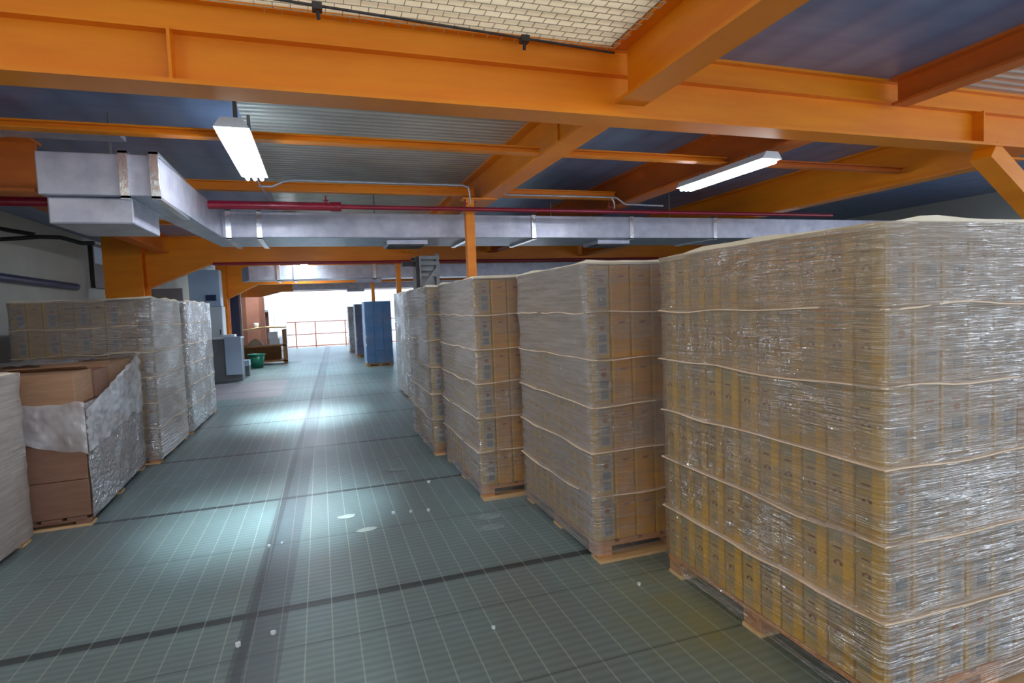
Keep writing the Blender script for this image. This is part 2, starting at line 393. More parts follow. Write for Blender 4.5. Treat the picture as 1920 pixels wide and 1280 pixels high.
long_beam(-2.3, 4.75, 10.38, 2.45, 'dark orange beam hidden in shade above the left wall side', mat='orange2')

def cross(y, x0, x1, zb, zt, label, mat='orange', hb=.06):
    return solo('steel_purlin', label, 'steel beam', MAT[mat], lambda m: ibeam_x(m, y, x0, x1, zb, zt, hb*.6, hb*.6, .010, .01))
for (ya, nm) in ((3.70, 'first'), (5.25, 'second')):
    pass
cross(3.72, -3.38, 1.485, 2.43, 2.475, 'slim orange purlin nearest behind the big beam, left of the receding beam')
cross(3.72, 1.675, 3.02, 2.43, 2.475, 'slim yellow purlin behind the big beam, just left of the right-hand lamp')
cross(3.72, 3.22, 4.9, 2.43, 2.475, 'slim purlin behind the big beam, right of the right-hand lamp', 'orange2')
cross(5.45, -3.38, 1.485, 2.48, 2.56, 'slim orange purlin just above the silver duct, left of the slim post')
cross(5.45, 1.675, 3.02, 2.48, 2.56, 'slim orange purlin just above the silver duct, right of the slim post')
cross(7.6, -2.2, 1.485, 2.50, 2.60, 'orange purlin behind the silver duct, hidden in the ceiling shade')

def haunch_beam(y, xc, label, colw, xr, zlow, xh, zb=2.28, zt=2.72, dx2=None):
    """transverse beam with a haunch at its left column"""
    t = thing('steel_beam', label, 'steel beam', (xc, y, zb))
    wpart(t, 'beam_web', MAT['orange'], lambda m: m.prism([(xc+colw/2, zlow), (xh, zb), (xr, zb), (xr, zt-.02), (xc+colw/2, zt-.02)], 'y', y-.008, y+.008))
    def fl(m):
        m.strut((xc+colw/2, y, zlow), (xh, y, zb), .17, .02); m.box(xh-.01, xr, y-.085, y+.085, zb-.01, zb+.012)
    wpart(t, 'bottom_flange', MAT['orange'], fl)
    wpart(t, 'top_flange', MAT['orange'], lambda m: m.box(xc+colw/2, xr, y-.1, y+.1, zt-.02, zt))
    return t
def column(x, y, wd, dp, label, z1=2.70, mat='orange'):
    t = thing('steel_column', label, 'steel column', (x, y, 0))
    tf = .025
    wpart(t, 'shaft', MAT[mat], lambda m: (m.box(x-wd/2, x+wd/2, y-dp/2, y-dp/2+tf, .02, z1), m.box(x-wd/2, x+wd/2, y+dp/2-tf, y+dp/2, .02, z1), m.box(x-.015, x+.015, y-dp/2+tf, y+dp/2-tf, .02, z1)))
    wpart(t, 'base_plate', MAT[mat], lambda m: m.box(x-wd/2-.06, x+wd/2+.06, y-dp/2-.06, y+dp/2+.06, 0, .02))
    return t
column(-2.84, 10.5, .52, .4, 'wide orange steel column rising behind the tall left pallet load')
haunch_beam(10.5, -2.84, 'orange beam with sloping haunch at its left end, just below the silver duct', .52, 8.9, 1.90, -1.66)
column(-2.25, 15.75, .22, .34, 'second orange column down the left side, beside the white cabinet')
haunch_beam(15.75, -2.25, 'brown haunched beam under the second duct, behind the first haunched beam', .22, 8.9, 1.86, -1.45, 2.2)
column(-2.35, 21.0, .22, .34, 'farthest orange column on the left, behind the workbench')
haunch_beam(21.0, -2.35, 'farthest orange beam just above the bright far opening', .22, 8.9, 1.95, -1.2, 2.2)

def post(y, label, top, x=1.38, r=.042):
    t = thing('steel_post', label, 'steel post', (x, y, 0))
    wpart(t, 'post_shaft', MAT['orange'], lambda m: m.box(x-r, x+r, y-r, y+r, .012, top-.012))
    wpart(t, 'base_plate', MAT['orange'], lambda m: m.box(x-.07, x+.07, y-.07, y+.07, 0, .012))
    wpart(t, 'head_plate', MAT['orange'], lambda m: m.box(x-.07, x+.26, y-.06, y+.06, top-.012, top))
post(5.265, 'slim yellow post between pallet loads, nearest of the three', 2.42, r=.04)
post(10.5, 'slim orange post under the haunched beam, middle of the three in line', 2.268)
post(15.75, 'slim post behind the blue stack, farthest of the three in line', 2.188)

# knee brace and column at far right
column(5.85, 2.77, .3, .3, 'orange column just outside the right edge carrying the big beam', 2.36)
solo('knee_brace', 'orange diagonal brace at the right edge, dropping from the big beam over the largest load', 'brace', MAT['orange'],
     lambda m: m.strut((4.42, 2.77, 2.34), (5.72, 2.77, 1.45), .14, .12))
# stub beam, far left behind the duct
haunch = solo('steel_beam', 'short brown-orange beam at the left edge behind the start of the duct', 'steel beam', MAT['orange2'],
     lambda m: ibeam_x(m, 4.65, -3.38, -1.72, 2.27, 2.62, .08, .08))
solo('cable_tray', 'pale thin tray bent above the start of the duct at the far left', 'cable tray', MAT['duct'],
     lambda m: (m.strut((-2.3, 4.2, 2.44), (-1.72, 4.2, 2.545), .12, .03), m.strut((-1.73, 4.2, 2.545), (-1.1, 4.2, 2.545), .12, .03)))

# wire mesh hung under the nearest ceiling bay
def mesh_(m):
    z = 2.685
    k = 0
    y = 1.2
    while y < 2.66:
        m.box(-3.3, 1.5, y-.0016, y+.0016, z, z+.003); y += .05; k += 1
        off = .035 if k % 2 else 0
        x = -3.3+off
        while x < 1.5:
            if -.2 < x: m.box(x-.0014, x+.0014, y-.05, y, z, z+.003)
            x += .07
solo('wire_mesh', 'wire mesh of small offset cells under the beige ceiling bay at the top', 'wire mesh', MAT['meshwire'], mesh_)
rod = thing('mesh_support_rod', 'dark rod with two clips running under the beige meshed ceiling', 'rod', (0, 2.6, 2.67))
wpart(rod, 'rod', MAT['darksteel'], lambda m: m.tube([(-1.2, 2.46, 2.67), (-.02, 2.55, 2.67), (1.0, 2.625, 2.67), (1.5, 2.665, 2.67)], .006, 8))
for cx, cy in ((.06, 2.56), (1.0, 2.625)):
    wpart(rod, 'clip', MAT['darksteel'], lambda m: (m.box(cx-.02, cx+.02, cy-.012, cy+.03, 2.655, 2.683), m.tube([(cx, cy, 2.67), (cx+.005, cy+.03, 2.63)], .008, 8)))

# ================================================================== DUCTS
def duct(label, yn, yf, xa, xb, xend, dz0, dz1, dep, x_left, joints, grilles, ydir=1):
    """yn: front plane of the left, nearer run; yf: front plane of the main run"""
    t = thing('air_duct', label, 'air duct', (xb, yf, dz0))
    def sect(m):
        pl = [(x_left, yn), (xa, yn), (xb, yf), (xend, yf), (xend, yf+dep), (xb-.12, yf+dep), (xa-.18, yn+dep), (x_left, yn+dep)]
        m.prism(pl, 'z', dz0, dz1)
    wpart(t, 'duct_body', MAT['duct'], sect, bevel=.006)
    for jx in joints:
        yy = yf if jx >= xb else yn
        wpart(t, 'joint_flange', MAT['foil'], lambda m: (m.box(jx-.022, jx+.022, yy-.018, yy-.001, dz0-.016, dz1+.016), m.box(jx-.022, jx+.022, yy-.018, yy+dep, dz0-.018, dz0-.002), m.box(jx-.022, jx+.022, yy-.018, yy+dep, dz1+.002, dz1+.018)))
    for gx in grilles:
        def gr(m):
            m.box(gx-.2, gx+.2, yf+.12, yf+.5, dz0-.05, dz0-.002); 
        gg = wpart(t, 'grille_box', MAT['duct'], gr, bevel=.004)
        m2 = MB()
        for k in range(6): m2.box(gx-.17, gx+.17, yf+.15+k*.055, yf+.17+k*.055, dz0-.062, dz0-.05)
        o = m2.build('louvre', MAT['darksteel']); o.parent = gg; o.location = -t.location
    return t
d = duct('silver air duct crossing the aisle under the ceiling, stepping back from the left', 3.75, 5.6, -.83, -.77, 8.9, 2.10, 2.33, .75, -1.40,
         [-.99, -.84, -.72, -.47, 1.46, 2.15, 3.3, 4.4], [.86, 3.15])
# nearer run has a lip and a boot under it
wpart(d, 'duct_boot', MAT['duct'], lambda m: m.box(-1.38, -.97, 3.80, 4.35, 1.95, 2.098), bevel=.01)
d2 = thing('air_duct', 'second silver duct seen small behind the haunched beam', 'air duct', (0, 12, 2.08))
wpart(d2, 'duct_body', MAT['duct'], lambda m: m.prism([(-1.25, 12.0), (8.9, 12.0), (8.9, 12.7), (-1.45, 12.7)], 'z', 2.09, 2.36), bevel=.006)
for jx in (-.72, -.42, 1.1): wpart(d2, 'joint_flange', MAT['foil'], lambda m: (m.box(jx-.03, jx+.03, 11.97, 12.0, 2.06, 2.37), m.box(jx-.03, jx+.03, 11.97, 12.7, 2.06, 2.08)))
wpart(d2, 'grille_box', MAT['duct'], lambda m: m.box(.75, 1.25, 12.1, 12.5, 2.02, 2.088))
d3 = thing('air_duct', 'third duct, a pale line in front of the farthest beam', 'air duct', (0, 17.6, 2.0))
wpart(d3, 'duct_body', MAT['duct'], lambda m: m.box(-.7, 8.9, 17.6, 18.2, 2.1, 2.36), bevel=.006)
wpart(d3, 'grille_box', MAT['duct'], lambda m: m.box(.8, 1.3, 17.65, 18.1, 2.03, 2.098))

# red sprinkler pipe
pz = 2.292
def hang(t, pts, z0):
    for hx, hy in pts: wpart(t, 'hanger_rod', MAT['steel'], lambda m: m.box(hx-.006, hx+.006, hy-.006, hy+.006, z0, 2.72))
hang(d, ((-1.2, 4.3), (.6, 6.2), (2.6, 6.2), (4.2, 6.2)), 2.33)
hang(d2, ((-.9, 12.5), (1.0, 12.5), (5, 12.5)), 2.36)
hang(d3, ((-.5, 18), (1.2, 18), (5, 18)), 2.36)
rp = thing('sprinkler_pipe', 'long red sprinkler pipe crossing in front of the silver duct', 'pipe', (0, 5.1, pz))
wpart(rp, 'pipe_run', MAT['red'], lambda m: (m.tube([(-2.55, 5.08, pz), (.17, 5.08, pz)], .034, 14), m.tube([(.17, 5.08, pz), (5.6, 5.08, pz)], .019, 12)))
wpart(rp, 'coupling', MAT['red'], lambda m: m.tube([(.13, 5.08, pz), (.22, 5.08, pz)], .04, 14))
for hx in (.10, 1.30, 2.75):
    wpart(rp, 'hanger', MAT['red'], lambda m: (m.tube([(hx, 5.08, pz), (hx, 5.08, pz+.09)], .007, 8), m.tube([(hx-.02, 5.08, pz+.05), (hx+.02, 5.08, pz+.05)], .006, 8)))
rp2 = solo('sprinkler_pipe', 'second red pipe running along the bottom of the haunched beam', 'pipe', MAT['red'], lambda m: m.tube([(-1.6, 10.39, 2.272), (8.0, 10.39, 2.272)], .026, 10))
# metal conduits
def conduit(pts, label, r=.009): return solo('conduit', label, 'conduit', MAT['duct'], lambda m: m.tube(pts, r, 8))
conduit([(-.40, 4.95, 2.42), (-.30, 4.95, 2.42), (-.22, 4.95, 2.46), (-.15, 4.95, 2.475), (1.25, 4.95, 2.475), (1.30, 4.95, 2.46), (1.31, 4.95, 2.42), (1.31, 4.95, 2.32)], 'thin metal conduit with bent ends above the red pipe, left of the slim post')
conduit([(1.7, 5.2, 2.455), (2.9, 5.2, 2.455), (3.0, 5.2, 2.39), (3.45, 5.2, 2.38)], 'thin metal conduit above the red pipe, right of the slim post')
conduit([(2.82, 5.15, 2.44), (2.85, 5.15, 2.40), (2.85, 5.15, 2.33)], 'short bent drop conduit above the red pipe toward the right lamp')
conduit([(-.375, 4.40, 2.38), (-.37, 4.62, 2.37), (-.33, 5.02, 2.33)], 'short cable dropping from the end of the left-hand lamp to the red pipe', .006)

# black cables at the left
def cable(pts, label, r=.018): return solo('cable', label, 'cable', MAT['black'], lambda m: m.tube(pts, r, 8))
cable([(-3.15, 6.0, 2.08), (-2.7, 6.0, 2.12), (-2.25, 6.0, 2.155), (-2.1, 6.0, 2.15), (-1.95, 6.0, 2.10), (-1.85, 6.0, 2.10)], 'black hose reaching left from under the duct, lower of the pair')
cable([(-2.9, 6.05, 2.335), (-2.6, 6.05, 2.33), (-2.72, 6.1, 2.28), (-2.5, 6.05, 2.22), (-2.3, 6.05, 2.18)], 'black hose loop hanging under the start of the duct, upper of the pair')
solo('wall_pipe', 'dark blue pipe fixed along the left wall above the tall pallet load', 'pipe', MAT['darkblue'], lambda m: m.tube([(-3.36, 6.0, 1.96), (-3.36, 10.0, 1.93)], .05, 10))

# ================================================================== FLUORESCENT LAMPS
def lamp(x, y0, y1, z, label, energy, spread, group=None, top=2.72, tilt=0):
    t = thing('fluorescent_lamp', label, 'ceiling lamp', (x, (y0+y1)/2, z), group=group)
    wpart(t, 'lamp_housing', MAT['white'], lambda m: m.prism([(x-.085, z), (x+.085, z), (x+.05, z+.05), (x-.05, z+.05)], 'y', y0, y1))
    for k in (-.045, 0, .045):
        wpart(t, 'tube', MAT['tube'], lambda m: m.tube([(x+k, y0+.02, z-.014), (x+k, y1-.02, z-.014)], .0125, 10))
    for hy in (y0+.2, y1-.22): wpart(t, 'hanger', MAT['steel'], lambda m: m.box(x-.01, x+.01, hy, hy+.02, z+.05, top))
    ld = bpy.data.lights.new('lamp_light', 'AREA'); ld.shape = 'RECTANGLE'; ld.size = .14; ld.size_y = y1-y0-.05
    ld.energy = energy; ld.color = (.74, .94, 1.0); ld.spread = math.radians(spread)
    o = bpy.data.objects.new('lamp_light', ld); COL.objects.link(o); o.parent = t; o.location = (0, 0, -.035)
    o.rotation_euler = (math.radians(tilt), 0, 0)      # light tilted so its pool falls farther down the aisle
lamp(-.375, 3.26, 4.40, 2.365, 'lit fluorescent ceiling lamp above the aisle, left of the slim post', 15, 44, tilt=17)
lamp(3.00, 3.20, 4.20, 2.34, 'lit fluorescent ceiling lamp above the right-hand pallet loads', 16, 120, top=2.42)
HL = 'lit ceiling lamps farther down the aisle, hidden by ducts and beams'
for xx, yy, en, sp, wh in ((-.30, 7.75, 20, 44, 'directly behind the silver duct'), (-.3, 11.3, 45, 130, 'just past the haunched beam'),
                       (-.3, 14.2, 30, 120, 'over the floor between cabinet and blue stack'), (-1.5, 17.3, 30, 140, 'above the brown workbench')):  # the last is an added, unseen lamp that lifts the dark workbench area
    lamp(xx, yy, yy+1.2, 2.60, 'lit fluorescent lamp, '+wh, en, sp, HL)

# ================================================================== CARTONS AND PALLET LOADS
def text_mesh(s, size):
    cu = bpy.data.curves.new('lettering', 'FONT'); cu.body = s; cu.size = size; cu.resolution_u = 2
    ob = bpy.data.objects.new('lettering', cu); COL.objects.link(ob)
    bpy.context.view_layer.update()
    me = bpy.data.meshes.new_from_object(ob.evaluated_get(bpy.context.evaluated_depsgraph_get()))
    vs = [v.co.copy() for v in me.vertices]; fs = [list(p.vertices) for p in me.polygons]
    bpy.data.objects.remove(ob); bpy.data.meshes.remove(me); bpy.data.curves.remove(cu)
    return vs, fs
TXT, TXF = text_mesh('EXTRA VIRGIN', .024)
_tw = max(v.x for v in TXT)
def blob(m, cx, cz, rx, rz, P, mi, n=12):
    m.add([P(cx+rx*math.cos(2*PI*k/n), cz+rz*math.sin(2*PI*k/n)) for k in range(n)], [list(range(n))], mi)

def carton_mesh(cw, cdp, ch, body, stripe, panel, mirror=1, printed=True, text=True, shade=0):
    """one oil carton; origin at its footprint centre. side towards the aisle is -x (mirror=1) or +x (mirror=-1), front is -y"""
    m = MB(); hx, hy = cw/2-.0026, cdp/2-.0026
    H = ch-.004
    c = .004
    # chamfered upright box
    ring = [(-hx+c, -hy), (hx-c, -hy), (hx, -hy+c), (hx, hy-c), (hx-c, hy), (-hx+c, hy), (-hx, hy-c), (-hx, -hy+c)]
    m.prism(ring, 'z', 0, H, 0)
    sx = -1 if mirror == 1 else 1
    e = .0008
    def S(y, z): return (sx*(hx+e), y, z)           # aisle side
    def F(x, z): return (x, -hy-e, z)               # front
    def q(P, a0, a1, z0, z1, mi): m.quad(P(a0, z0), P(a1, z0), P(a1, z1), P(a0, z1), mi)
    # side: gold band on the near edge, grey-green cap band, brand bar and round emblem
    q(S, -hy+.002, -hy+.040, .004, H-.004, 1)
    if printed:
        q(S, -hy+.042, hy-.006, H-.052, H-.010, 6)
        def S2(y, z): return (sx*(hx+2*e), y, z)
        q(S2, -hy+.046, -hy+.080, H-.072, H-.066, 3)
        for dy, dz, r in ((-.012, 0, .006), (.012, 0, .006), (-.008, .006, .004), (-.003, .010, .004), (.003, .010, .004), (.008, .006, .004)):
            blob(m, .008+dy, H*.50+dz, r, r*.9, S2, 3 if abs(dy) > .01 else 4)
        q(S2, -.004, .030, .05, .075, 6)
    # front: printed panel, vertical lettering beside the gold edge
    q(F, -hx+.002, -hx+.014, .004, H-.004, 1)
    if printed:
        q(F, -hx+.034, hx-.012, .02, H-.02, 2)
        def F2(x, z): return (x, -hy-2*e, z)
        if panel == 'greyprint':
            q(F2, -hx+.05, hx-.02, H*.36, H*.52, 7)
            q(F2, -hx+.052, hx-.022, .03, .075, 7)
        else:
            q(F2, -hx+.05, hx-.04, H*.74, H*.76, 3)
        q(F2, -hx+.05, hx-.03, H-.06, H-.052, 4)
        if panel == 'greyprint': blob(m, .012, H*.66, .017, .013, F2, 4)
        if text:
            vs = [F2(-hx+.018+v.y*.75, (H-.02)-v.x*(H-.04)/_tw) for v in TXT]
            m.add(vs, TXF, 5)
    me = bpy.data.meshes.new('carton'); me.from_pydata(m.v, [], m.f)
    for k in (body, stripe, panel, 'ink', 'ink_red', 'whiteprint', 'greencap', 'bluegrey'): me.materials.append(MAT[k])
    me.polygons.foreach_set('material_index', m.m); me.update()
    return me

def film_ring(w_, d_, z0, z1, off, seed, amp=.006, nz=30, cap=True, layers=.25, zb=.1):
    """stretch film as a closed wrap around the load; slightly pulled in between the layer sheets"""
    hw, hd = w_/2+off, d_/2+off; r = .02
    pts = []
    def seg(a, b, n):
        for i in range(n): pts.append((a[0]+(b[0]-a[0])*i/n, a[1]+(b[1]-a[1])*i/n))
    seg((-hw+r, -hd), (hw-r, -hd), 16); seg((hw-r, -hd), (hw, -hd+r), 2); seg((hw, -hd+r), (hw, hd-r), 16); seg((hw, hd-r), (hw-r, hd), 2)
    seg((hw-r, hd), (-hw+r, hd), 16); seg((-hw+r, hd), (-hw, hd-r), 2); seg((-hw, hd-r), (-hw, -hd+r), 16); seg((-hw, -hd+r), (-hw+r, -hd), 2)
    n = len(pts); vs = []; fs = []
    for j in range(nz+1):
        z = z0+(z1-z0)*j/nz
        for x, y in pts:
            k = noise.noise(Vector((x*3+seed, y*3, z*9)))*amp+noise.noise(Vector((x*9+seed, y*9, z*30)))*amp*.6
            bul = amp*.8*(1-abs(math.sin(PI*(z-zb)/layers)))
            s = 1+(k+bul)/max(hw, hd)
            vs.append((x*s, y*s, z))
    for j in range(nz):
        for i in range(n): fs.append((j*n+i, j*n+(i+1) % n, (j+1)*n+(i+1) % n, (j+1)*n+i))
    m = MB(); m.add(vs, fs, 0, True)
    if cap:
        m.add(vs[-n:], [list(range(n))], 0)
    return m

def sheet_outline(hw, hd, seed, amp=.006, n=14):
    pts = []
    for (a, b) in (((-hw, -hd), (hw, -hd)), ((hw, -hd), (hw, hd)), ((hw, hd), (-hw, hd)), ((-hw, hd), (-hw, -hd))):
        for i in range(n):
            t = i/n; x = a[0]+(b[0]-a[0])*t; y = a[1]+(b[1]-a[1])*t
            k = noise.noise(Vector((x*6+seed, y*6, seed)))*amp
            pts.append((x*(1+k/hw), y*(1+k/hd)))
    return pts
def sheet_mesh(hw, hd, seed, th, wav):
    """thin card sheet with a gently wavy rim"""
    pts = sheet_outline(hw, hd, seed); n = len(pts)
    zz = [wav*noise.noise(Vector((p[0]*4+seed, p[1]*4, 3.3))) for p in pts]
    vs = [(p[0], p[1], z) for p, z in zip(pts, zz)]+[(p[0], p[1], z+th) for p, z in zip(pts, zz)]
    inn = [(p[0]*.9, p[1]*.9, 0) for p in pts]+[(p[0]*.9, p[1]*.9, th) for p in pts]
    fs = []
    for i in range(n):
        j = (i+1) % n
        fs += [(i, j, n+j, n+i), (i, 2*n+i, 2*n+j, j), (n+i, n+j, 3*n+j, 3*n+i)]
    fs += [[2*n+i for i in range(n)], [3*n+i for i in range(n)][::-1]]
    m = MB(); m.add(vs+inn, fs, 0); return m

def pallet(root, w_, d_, mat='wood', over=.0, h=.1):
    m = MB()
    nb = 7; bw = w_/nb
    for k in range(nb): m.box(-w_/2+k*bw, -w_/2+(k+.8)*bw, -d_/2, d_/2, h-.018, h)
    for yy in (-d_/2+.05, 0, d_/2-.05): m.box(-w_/2, w_/2, yy-.045, yy+.045, h-.034, h-.018)
    p = m.build('pallet', MAT[mat], root)
    bl = MB(); bl.box(-.045, .045, -.05, .05, 0, h-.050); first = None
    for xx in (-w_/2+.05, 0, w_/2-.05):
        for yy in (-d_/2+.052, 0, d_/2-.052):
            if first is None:
                first = bl.build('block', MAT[mat], p); o = first
            else:
                o = first.copy(); COL.objects.link(o); o.parent = p
            o.location = (xx, yy, .016)
    bt = MB(); bt.box(-w_/2, w_/2, -.055, .055, 0, .016); f2 = None
    for yy in (-d_/2+.05-over, 0, d_/2-.055):
        if f2 is None: f2 = bt.build('bottom_board', MAT['wood_pale'], p); o = f2
        else: o = f2.copy(); COL.objects.link(o); o.parent = p
        o.location = (0, yy, 0)
    return p

MESH = {}
FZ = .036
def load(label, x0, x1, y0, y1, layers=6, lh=.25, side=1, nfront=5, nside=99, cwf=.125, cds=.108, rz=0, filmmat='film', body='tan', fbody=None,
         seed=1.0, printed=True, text=True, sheets=True, ph=.1, over=.03, lean=0, palmat='wood', top='cream', group=None, showfront=True, name='wrapped_pallet_load', filmz=None, core='card', filmoff=.014):
    w_, d_ = x1-x0, y1-y0
    t = thing(name, label, 'pallet load', ((x0+x1)/2, (y0+y1)/2, 0), rz, group)
    pallet(t, w_, d_, palmat, over, ph)
    ny = max(1, round(d_/cds)); nx = max(1, round(w_/cwf)); cd_, cw_ = d_/ny, w_/nx
    key = (round(cw_, 4), round(cd_, 4), lh, body, side, printed, text)
    for kk, kb, kp in ((0, body, 'greyprint'), (1, fbody or body, fbody or body)):
        if (key, kk) not in MESH: MESH[(key, kk)] = carton_mesh(cw_, cd_, lh, kb, 'gold' if printed else kb, kp, side, printed, text and kk == 0)
    first = {}
    fy = -d_/2+cd_/2
    ex = (-w_/2+cw_/2)*side
    rng = random.Random(int(seed*10))
    for L_ in range(layers):
        z = ph+L_*lh
        cells = [(ex, fy+j*cd_, 0) for j in range(min(ny, nside))]
        cells += [(ex+side*i*cw_, fy, 1 if (i % 2 or fbody) and L_ < layers-0 else 0) for i in range(1, min(nx, nfront))]
        for (cx, cy, kk) in cells:
            o = bpy.data.objects.new('carton', MESH[(key, kk)]); COL.objects.link(o); o.parent = t
            o.location = (cx+rng.uniform(-.0012, .0012), cy+rng.uniform(-.0012, .0012), z+.002)
            o.rotation_euler = (0, 0, 0)
    # the cartons behind, out of reach of the eye, as one mass of card
    cm = MB(); cm.box(-w_/2+(cw_+.002 if side == 1 else .004), w_/2-(cw_+.002 if side == -1 else .004), -d_/2+(cd_+.002), d_/2-.004, ph+.002, ph+layers*lh-.004)
    if nx > nfront:
        a = ex+side*(min(nx, nfront)-.5)*cw_+side*.002; b = side*w_/2
        cm.box(min(a, b), max(a, b), -d_/2+.002, -d_/2+cd_+.004, ph+.002, ph+layers*lh-.004)
    ci = cm.build('inner_cartons', MAT[core], t); ci['kind'] = 'stuff'
    if sheets:
        for L_ in range(1, layers):
            s = sheet_mesh(w_/2+.021, d_/2+.021, seed+L_*3.1, .005, .016).build('layer_sheet', MAT['sheet'], t); s.location = (0, 0, ph+L_*lh-.003)
    if top:
        s = sheet_mesh(w_/2+.012, d_/2+.012, seed+50, .020, .022).build('top_sheet', MAT[top], t); s.location = (0, 0, ph+layers*lh+.002)
    if filmmat:
        z0, z1 = filmz or (FZ, ph+layers*lh+.012)
        fm = film_ring(w_, d_, z0, z1, filmoff, seed, zb=ph, layers=lh, cap=False)
        fm.build('stretch_film', MAT[filmmat], t)
    return t

# right-hand row, nearest first
load('largest wrapped pallet load of yellow oil cartons, filling the right edge of the view', 1.64, 2.64, 1.30, 2.49, nfront=5, seed=1.3, filmmat='film_thin', over=.03, fbody='greyprint')
load('wrapped pallet load of oil cartons, second in the right-hand row, amber cartons on its front', 1.35, 2.35, 2.74, 3.84, nfront=5, seed=2.3, over=.04, fbody='amber', filmmat='film')
load('wrapped pallet load third in the right-hand row, dark amber front, beside the nearest slim post', 1.05, 2.03, 3.97, 5.17, nfront=4, seed=3.7, over=.04, fbody='amber', filmmat='film')
load('wrapped pallet load fourth in the right-hand row, narrow brown front strip showing', .97, 1.95, 5.38, 6.62, nfront=3, seed=5.1, over=.02, fbody='amber', filmmat='film', text=False)
# farther down the right side
load('silvery wrapped load behind the fourth right-hand one, before the middle slim post', 1.27, 2.27, 9.05, 10.3, layers=6, lh=.262, nfront=3, seed=6.4, cwf=.2, cds=.25, filmmat='film_silver', body='greyprint', printed=False, text=False, sheets=False, over=0)
load('pale wrapped load behind the middle slim post, right beside the bright blue stack', 1.50, 2.5, 10.75, 12.2, layers=6, lh=.25, nfront=3, seed=7.4, cwf=.2, cds=.25, filmmat='film_silver', body='greyprint', printed=False, text=False, sheets=False, over=0)
load('tall stack wrapped in bright blue at the far end of the right-hand row', 1.06, 1.72, 14.85, 15.62, layers=5, lh=.312, nfront=3, cwf=.23, cds=.27, seed=8.2, filmmat='film_far', body='bluewrap', printed=False, text=False, sheets=False, top=None, over=0, core='bluewrap')
load('indigo stack just behind and left of the bright blue stack', 1.02, 1.7, 18.2, 19.0, layers=5, lh=.31, nfront=3, cwf=.23, cds=.27, seed=9.2, filmmat='film_far', body='purple', printed=False, text=False, sheets=False, top=None, over=0, core='purple')
load('brown stack farthest down the right side, next to the far railing', .94, 1.6, 20.9, 21.8, layers=5, lh=.30, nfront=3, cwf=.22, cds=.3, seed=10.2, filmmat='film_silver', body='card_side', printed=False, text=False, sheets=False, top=None, over=0, core='card_side')
# left side
load('tall wrapped pallet load behind the open brown cartons on the left', -2.66, -1.56, 6.35, 7.55, side=-1, nfront=9, seed=11.3, filmmat='film_thick', over=.02, body='tan', text=False, palmat='wood')
load('silvery wrapped pallet load beyond the tall left one, beside the white cabinet', -2.62, -1.55, 7.78, 9.42, side=-1, nfront=2, seed=12.3, cds=.16, filmmat='film_silver', over=.02, body='greyprint', printed=False, text=False)

